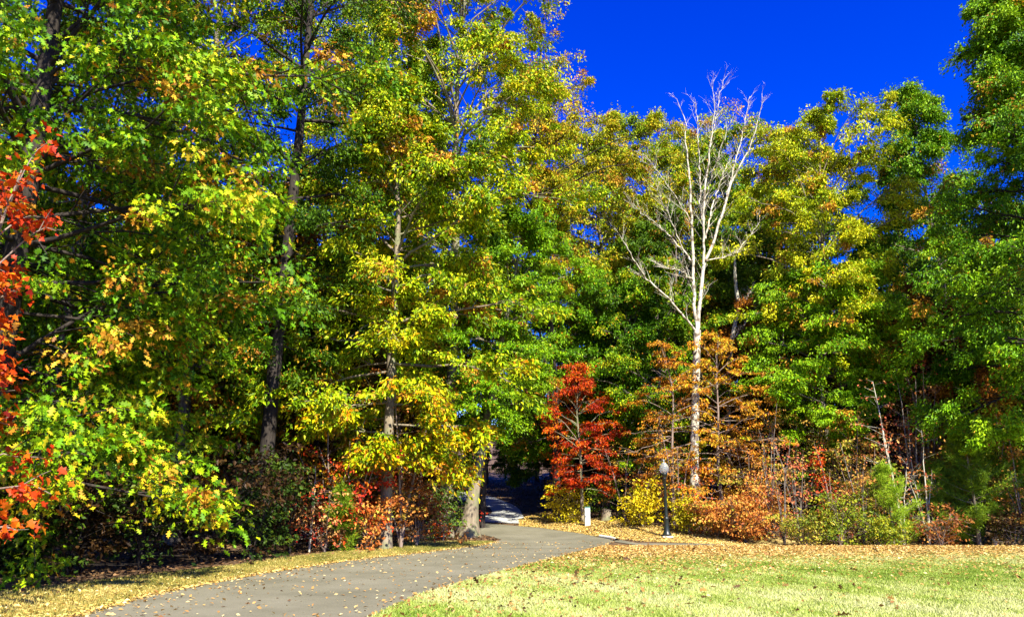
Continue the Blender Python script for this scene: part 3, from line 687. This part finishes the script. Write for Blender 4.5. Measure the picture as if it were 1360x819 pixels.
shrub('shrub', 'mixed green and orange bush behind the pinkish saplings', 1060, 35.2, 4.6, 1.8, P_OAK, .75, 170, 22, z0=.3)
shrub('shrub', 'tall leafy green bush behind the crimson sapling', 1090, 35.8, 5.2, 1.6, P_GREEN, .8, 190, 24, z0=.4)
shrub('shrub', 'gold-leaved bush left of the bare white sapling', 1158, 32.6, 3.2, 1.2, P_ORANGE, .85, 110, 20, z0=.25)
shrub('sapling', 'thin brown twiggy sapling between the lamp and the sycamore', 900, 34.4, 3.8, 1.1, P_RUST, .8, 60, 9, stems=4, cat='sapling', upright=.8)
shrub('sapling', 'twiggy sapling with sparse tan leaves left of the leaning yellow shrub', 828, 38.0, 4.4, 1.5, P_GOLD, .8, 70, 9, stems=4, cat='sapling', upright=.7)
shrub('sapling', 'bare grey twigs leaning left beside the dead snag, above the orange bush', 1022, 33.6, 5.2, 1.4, P_RUST, .7, 60, 6, stems=5, cat='sapling', upright=.7, bark=B_GREY)
shrub('sapling', 'rusty twiggy sapling in front of the golden orange bush', 1140, 31.4, 3.4, 1.1, P_RUST, .9, 90, 10, stems=5, cat='sapling', upright=.8, bark=B_GREY)
shrub('sapling', 'tall tangled brown sapling right of the bare white one', 1212, 33.0, 5.6, 1.5, P_RUST, .8, 120, 9, stems=6, cat='sapling', upright=.8, bark=B_GREY)
shrub('sapling', 'crimson and orange sapling between the lamp and the dense orange-red bush', 930, 33.6, 2.6, 1.0, P_RED, .7, 80, 14, stems=4, cat='sapling', upright=.6)
shrub('sapling', 'tangled tan sapling rising out of the broad young pine', 1298, 32.6, 5.0, 1.5, P_GOLD, .8, 110, 11, stems=5, cat='sapling', upright=.8, bark=B_GREY)
# left verge
shrub('sapling', 'tall thin orange-leaved sapling under the right boughs of the verge hickory', 535, 26.9, 4.8, 1.4, P_ORANGE, .55, 100, 14, stems=4, cat='sapling', z0=.3)
shrub('shrub', 'yellow-green bush with orange tips left of the red-leaved sapling', 440, 26.2, 4.4, 1.3, P_HICKLOW, .55, 110, 18, stems=4, z0=.4)
shrub('sapling', 'red-leaved sapling reaching left of the hickory foot', 468, 25.8, 4.4, 1.5, P_RED, .5, 105, 17, stems=4, cat='sapling', leaf=.12)
shrub('sapling', 'slim bare sapling with a few red leaves left of the little pine', 416, 24.8, 2.9, .6, P_RED, .35, 36, 10, stems=2, cat='sapling', upright=1.2, bark=B_PALE)
shrub('shrub', 'orange-red bush touching the left of the hickory foot', 492, 25.6, 1.7, .8, P_ORANGE, .2, 120, 20)
shrub('shrub', 'tan and pink bush beside the slim bare sapling', 436, 25.0, 1.7, .8, P_PINK, .85, 110, 15)
pine('tiny bright pine between the tan bush and the hickory', 455, 25.2, 1.8, .6, bias=.6, whorls=6)
shrub('shrub', 'shaded rust and green bush right of the hickory foot', 556, 28.0, 3.0, 1.5, P_RUST, .5, 220, 20)
shrub('shrub', 'dark green bush in the shade left of the flared beech trunk', 590, 31.5, 2.6, 1.2, P_DGREEN, .6, 170, 24)
shrub('seedling', 'small red seedling at the left root of the flared beech', 588, 31.8, .7, .4, P_RED, .6, 26, 16, cat='seedling')
shrub('seedling', 'single red seedling touching the right of the flared beech trunk', 629, 35.2, 1.1, .22, P_RED, .6, 16, 16, cat='seedling', stems=2)
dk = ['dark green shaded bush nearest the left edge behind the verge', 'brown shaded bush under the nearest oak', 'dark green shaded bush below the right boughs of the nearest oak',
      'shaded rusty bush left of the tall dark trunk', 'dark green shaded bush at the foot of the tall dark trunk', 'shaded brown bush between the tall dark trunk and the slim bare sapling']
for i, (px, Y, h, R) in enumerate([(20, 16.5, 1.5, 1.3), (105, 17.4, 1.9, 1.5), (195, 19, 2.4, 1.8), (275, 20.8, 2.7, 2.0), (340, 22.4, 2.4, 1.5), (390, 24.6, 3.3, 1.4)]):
    shrub('shrub', dk[i], px, Y, h, R, P_BROWN if i % 2 else P_DGREEN, .35, 200, 22, leaf=.12, bark=B_DARK, bright=.65)  # leaf colours dimmed and dark stems, painting in the deep shade under the trees

# ------------------------------------------------------------------ the woods behind: copies of four kinds
kinds = [dict(seed=101, H=19, R=4.2, z0=1.5, pal=P_DGREEN, bias=.55, shape='broad'), dict(seed=102, H=20, R=3.9, z0=2.5, pal=P_YG, bias=.4, shape='oval'),
         dict(seed=103, H=18, R=4.0, z0=1.2, pal=P_OAK, bias=.4, shape='broad'), dict(seed=104, H=13, R=3.6, z0=.8, pal=P_RUST, bias=.45, shape='oval'),
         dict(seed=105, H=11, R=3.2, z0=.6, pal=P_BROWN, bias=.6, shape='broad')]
GL = ['dark green tree deep in the wood, half hidden by nearer trees', 'yellow-green tree deep in the wood, half hidden by nearer trees',
      'olive green tree deep in the wood, half hidden by nearer trees', 'low rust-coloured tree deep in the wood, half hidden by nearer trees',
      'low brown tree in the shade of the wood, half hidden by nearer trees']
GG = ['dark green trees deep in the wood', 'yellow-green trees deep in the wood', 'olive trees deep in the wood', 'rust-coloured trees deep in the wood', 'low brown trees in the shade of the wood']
NM = ['oak_tree', 'poplar_tree', 'oak_tree', 'dogwood_tree', 'dogwood_tree']
r = np.random.default_rng(77); spots = []
for row, (Y, step) in enumerate([(51, 95), (59, 90), (69, 85)]):
    for px in np.arange(-120+row*33, 1500, step):
        spots.append((px+r.uniform(-20, 20), Y+r.uniform(-2, 2), int(r.integers(0, 3))))
for px, Y, k in [(-60, 34, 2), (20, 39, 0), (140, 36, 2), (300, 38, 0), (390, 33, 2), (400, 44, 0), (180, 45, 1), (540, 46, 2), (1190, 52, 1), (1330, 47, 0), (1440, 40, 0), (1400, 46, 2), (-120, 28, 0),
                 (90, 31, 4), (200, 31, 4), (310, 31, 3), (250, 36, 4), (420, 30.5, 4), (470, 40, 3), (540, 39, 4), (845, 47, 1), (910, 43, 0), (1000, 41, 3), (1060, 39.5, 4),
                 (1150, 42, 3), (1215, 39, 4), (1270, 37, 3), (1340, 38, 4), (1420, 36, 4), (30, 29, 4), (590, 55, 4), (760, 52, 4), (700, 60, 4), (1030, 50, 4), (880, 41, 2)]:
    spots.append((px, Y, k))
LM = [(70, 'behind the scarlet sapling'), (200, 'behind the nearest oak'), (300, 'right behind the nearest oak'), (400, 'behind the tall dark trunk'),
      (480, 'left of the verge hickory'), (600, 'behind the verge hickory'), (700, 'above the path bend'), (800, 'behind the red maple'), (875, 'left of the white sycamore'),
      (950, 'behind the white sycamore'), (1040, 'right of the white sycamore'), (1100, 'left of the slim poplar'), (1180, 'behind the slim poplar'), (1270, 'behind the rusty-tipped oak'), (1360, 'behind the big right oak'), (9999, 'past the right edge')]
ORD = ['nearest', 'second back', 'third back', 'fourth back', 'fifth back', 'sixth back', 'seventh back', 'eighth back', 'ninth back', 'tenth back', 'eleventh back']
KL = ['dark green wood tree', 'yellowish wood tree', 'olive wood tree', 'low rusty wood tree', 'low brown wood tree']
def lm(px): return next(t for a, t in LM if px < a)
spots = [q for q in spots if not (560-20 < q[0] < 730 and q[1] < 62)]
order = sorted(range(len(spots)), key=lambda i: spots[i][1]); seen = {}; LB = {}
for i in order:
    key = (spots[i][2], lm(spots[i][0])); seen[key] = seen.get(key, -1)+1
    LB[i] = (KL[key[0]]+' '+key[1], seen[key])
LB = {i: t if seen[(spots[i][2], lm(spots[i][0]))] == 0 else '%s, %s of its kind' % (t, ORD[min(10, q)]) for i, (t, q) in LB.items()}
made = {}
for si, (px, Y, k) in enumerate(spots):
    x = xat(px, Y)
    if k not in made:
        made[k] = place_tree(NM[k], LB[si], 'tree', x, Y, group=GG[k], bark=B_GREY if k < 3 else B_DARK, nl=46, ncl=620, lpc=48, leaf=.21 if k < 3 else .17, vary=.35, r0=.17, **kinds[k])
        continue
    top = 1.0
    if px > 760: top = .93
    copy_tree(made[k], x, Y, r.uniform(0, TAU), r.uniform(.82, 1.05)*top, LB[si], GG[k])

# ------------------------------------------------------------------ leaf litter and grass
def litter(name, pts, size, pal, label, mat=M_DRY, dz=.012, seed=1, T=T_KITE, tilt=.28, bias=.5, vary=.5):
    r = np.random.default_rng(seed); N = len(pts)
    c = np.stack([pts[:, 0], pts[:, 1], Hh(pts[:, 0], pts[:, 1])+dz+r.uniform(0, .025, N)], 1)
    V, Fc = leaves(c, r.uniform(0, TAU, N), r.normal(0, tilt, N), r.normal(0, tilt*1.3, N), size*r.uniform(.6, 1.35, N), T)
    v = bias+vary*r.normal(0, .5, N)
    o = mesh(name, V, Fc, mat, None, np.clip(ramp(pal, v)*r.uniform(.75, 1.2, (N, 1)), 0, .9))
    return tag(o, label, 'leaf litter', kind='stuff')
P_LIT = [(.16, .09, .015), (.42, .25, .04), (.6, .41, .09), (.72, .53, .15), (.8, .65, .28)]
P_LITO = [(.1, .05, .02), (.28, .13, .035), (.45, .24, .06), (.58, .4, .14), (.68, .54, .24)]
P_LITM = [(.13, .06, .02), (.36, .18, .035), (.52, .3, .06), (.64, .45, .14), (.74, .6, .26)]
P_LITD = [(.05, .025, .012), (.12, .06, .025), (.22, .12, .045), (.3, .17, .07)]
r = np.random.default_rng(9)
# verges
N = 46000; Y = r.uniform(6, 31, N)
wd = np.interp(Y, [6, 14, 20, 27, 31], [4.4, 2.6, 1.7, 3.2, 3.0]); u = r.beta(1, 1.1, N)
vp = np.stack([xof(pl, Y)+.12-u*wd, Y], 1)
litter('leaf_litter', vp, .07, P_LIT, 'tan fallen leaves over the dry grass strip left of the path', seed=2, bias=.6)
t = r.uniform(0, 1, 52000); s = r.uniform(-.04, 1.02, 52000); i = np.clip(t*42, 0, 41).astype(int)
cum = vb[:42]*1.0
j = r.integers(0, 44, 52000); fr = r.uniform(0, 1, 52000)[:, None]
A = vb[j]*(1-fr)+vb[j+1]*fr; B = vf[j]*(1-fr)+vf[j+1]*fr; q = A*(1-s[:, None])+B*s[:, None]
q = q[q[:, 0] < 22]
litter('leaf_litter', q, .065, P_LIT, 'tan and orange fallen leaves round the lamp and the white pedestal', seed=3, bias=.62)
# path: sparse, denser towards its edges
N = 2800; Y = r.uniform(7, 31, N); a, b = xof(pl, Y), xof(pr, Y); u = np.where(r.uniform(0, 1, N) < .5, r.beta(.4, 3, N), np.where(r.uniform(0, 1, N) < .5, 1-r.beta(.35, 4, N), r.uniform(0, 1, N)))
litter('leaf_litter', np.stack([a+(b-a)*u, Y], 1), .07, P_LITO, 'scattered dry leaves lying on the grey path', seed=4, bias=.6, tilt=.35)
# forest floor
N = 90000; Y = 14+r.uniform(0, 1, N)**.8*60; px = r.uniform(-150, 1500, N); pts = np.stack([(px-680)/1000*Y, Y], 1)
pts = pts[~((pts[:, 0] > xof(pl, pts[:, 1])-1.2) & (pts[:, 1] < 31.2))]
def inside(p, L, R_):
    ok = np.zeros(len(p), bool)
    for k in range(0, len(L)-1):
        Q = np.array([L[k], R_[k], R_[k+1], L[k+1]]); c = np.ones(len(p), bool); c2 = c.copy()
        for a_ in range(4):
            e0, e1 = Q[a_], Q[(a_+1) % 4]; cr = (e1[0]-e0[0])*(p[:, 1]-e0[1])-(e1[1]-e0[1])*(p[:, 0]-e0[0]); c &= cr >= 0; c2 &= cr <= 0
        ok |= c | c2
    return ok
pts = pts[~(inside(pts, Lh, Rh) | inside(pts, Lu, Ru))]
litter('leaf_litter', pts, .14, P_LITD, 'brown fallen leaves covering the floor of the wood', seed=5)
# lawn: leaves thicken towards the far edge
N = 120000; Y = 27.75-np.abs(r.normal(0, 1, N))*np.where(r.uniform(0, 1, N) < .7, 2.2, 4.6); xr = r.uniform(0, 24, N); m_ = (xr > xof(pr, Y)) & (Y > 12)
fade = np.clip(1.2-xr/20, .15, 1); m_ &= r.uniform(0, 1, N) < fade
litter('leaf_litter', np.stack([xr, Y], 1)[m_], .07, P_LITM, 'orange and tan leaves thick along the far edge of the lawn', seed=6, dz=.05, bias=.55)
N = 4200; Y = 7+r.uniform(0, 1, N)**.7*20.6; d = np.where(r.uniform(0, 1, N) < .6, np.abs(r.normal(0, 2.6, N)), r.uniform(0, 24, N)); xx = xof(pr, Y)+d
litter('leaf_litter', np.stack([xx, Y], 1), .075, P_LITO, 'loose brown leaves scattered over the near lawn beside the path', seed=7, dz=.05, tilt=.45, bias=.35)
N = 330; Y = 8+r.uniform(0, 1, N)*19; xx = xof(pr, Y)+r.uniform(0, 22, N)
litter('leaf_litter', np.stack([xx, Y], 1), .2, P_LITO, 'large curled oak leaves dotted about the lawn', seed=8, dz=.055, tilt=.5, T=T_OAK, bias=.25)
# grass
def grass(name, pts, h, pal, label, patch, seed, wdt=.012, bias=.52, vary=.65):
    r = np.random.default_rng(seed); N = len(pts)
    c = np.stack([pts[:, 0], pts[:, 1], Hh(pts[:, 0], pts[:, 1])+.015], 1)
    az = r.uniform(0, TAU, N); hh = h*r.uniform(.5, 1.3, N); la = r.uniform(0, TAU, N); ln = hh*r.uniform(.1, .9, N)
    w_ = wdt*r.uniform(.6, 1.3, N)
    d = np.stack([np.cos(az), np.sin(az), np.zeros(N)], 1)*w_[:, None]
    tip = c+np.stack([np.cos(la)*ln, np.sin(la)*ln, hh], 1)
    V = np.stack([c-d, c+d, tip], 1).reshape(-1, 3); Fc = np.arange(3*N).reshape(N, 3)
    p3 = c.copy(); p3[:, 2] = 0; p3[:, 1] *= .6
    v = bias+vary*(field(p3, patch, .55)*.6+.5*field(p3, patch+1, 1.6))+r.normal(0, .16, N)
    return tag(mesh(name, V, Fc, M_GRASS, None, np.clip(ramp(pal, v)*r.uniform(.8, 1.2, (N, 1)), 0, .9)), label, 'grass', kind='stuff')
P_GR = [(.13, .22, .015), (.23, .32, .03), (.38, .44, .08), (.49, .51, .17), (.57, .56, .24)]
P_GRV = [(.12, .14, .02), (.26, .24, .04), (.42, .34, .08), (.55, .44, .14)]
N = 620000; Y = np.sqrt(r.uniform(6.5**2, 27.75**2, N)); xx = xof(pr, Y)+r.uniform(-.004, 1, N)*(Y*.72+2.5-xof(pr, Y))
grass('grass', np.stack([xx, Y], 1), .045, P_GR, 'short pale yellow-green lawn grass with greener patches', 21, 11, wdt=.011)
N = 90000; Y = np.sqrt(r.uniform(6**2, 31**2, N)); wd = np.interp(Y, [6, 14, 20, 27, 31], [4.4, 2.6, 1.7, 3.0, 3.0])
grass('grass', np.stack([xof(pl, Y)-.03-r.uniform(0, 1, N)*wd, Y], 1), .06, P_GRV, 'dry straw-coloured grass on the strip left of the path', 31, 12)
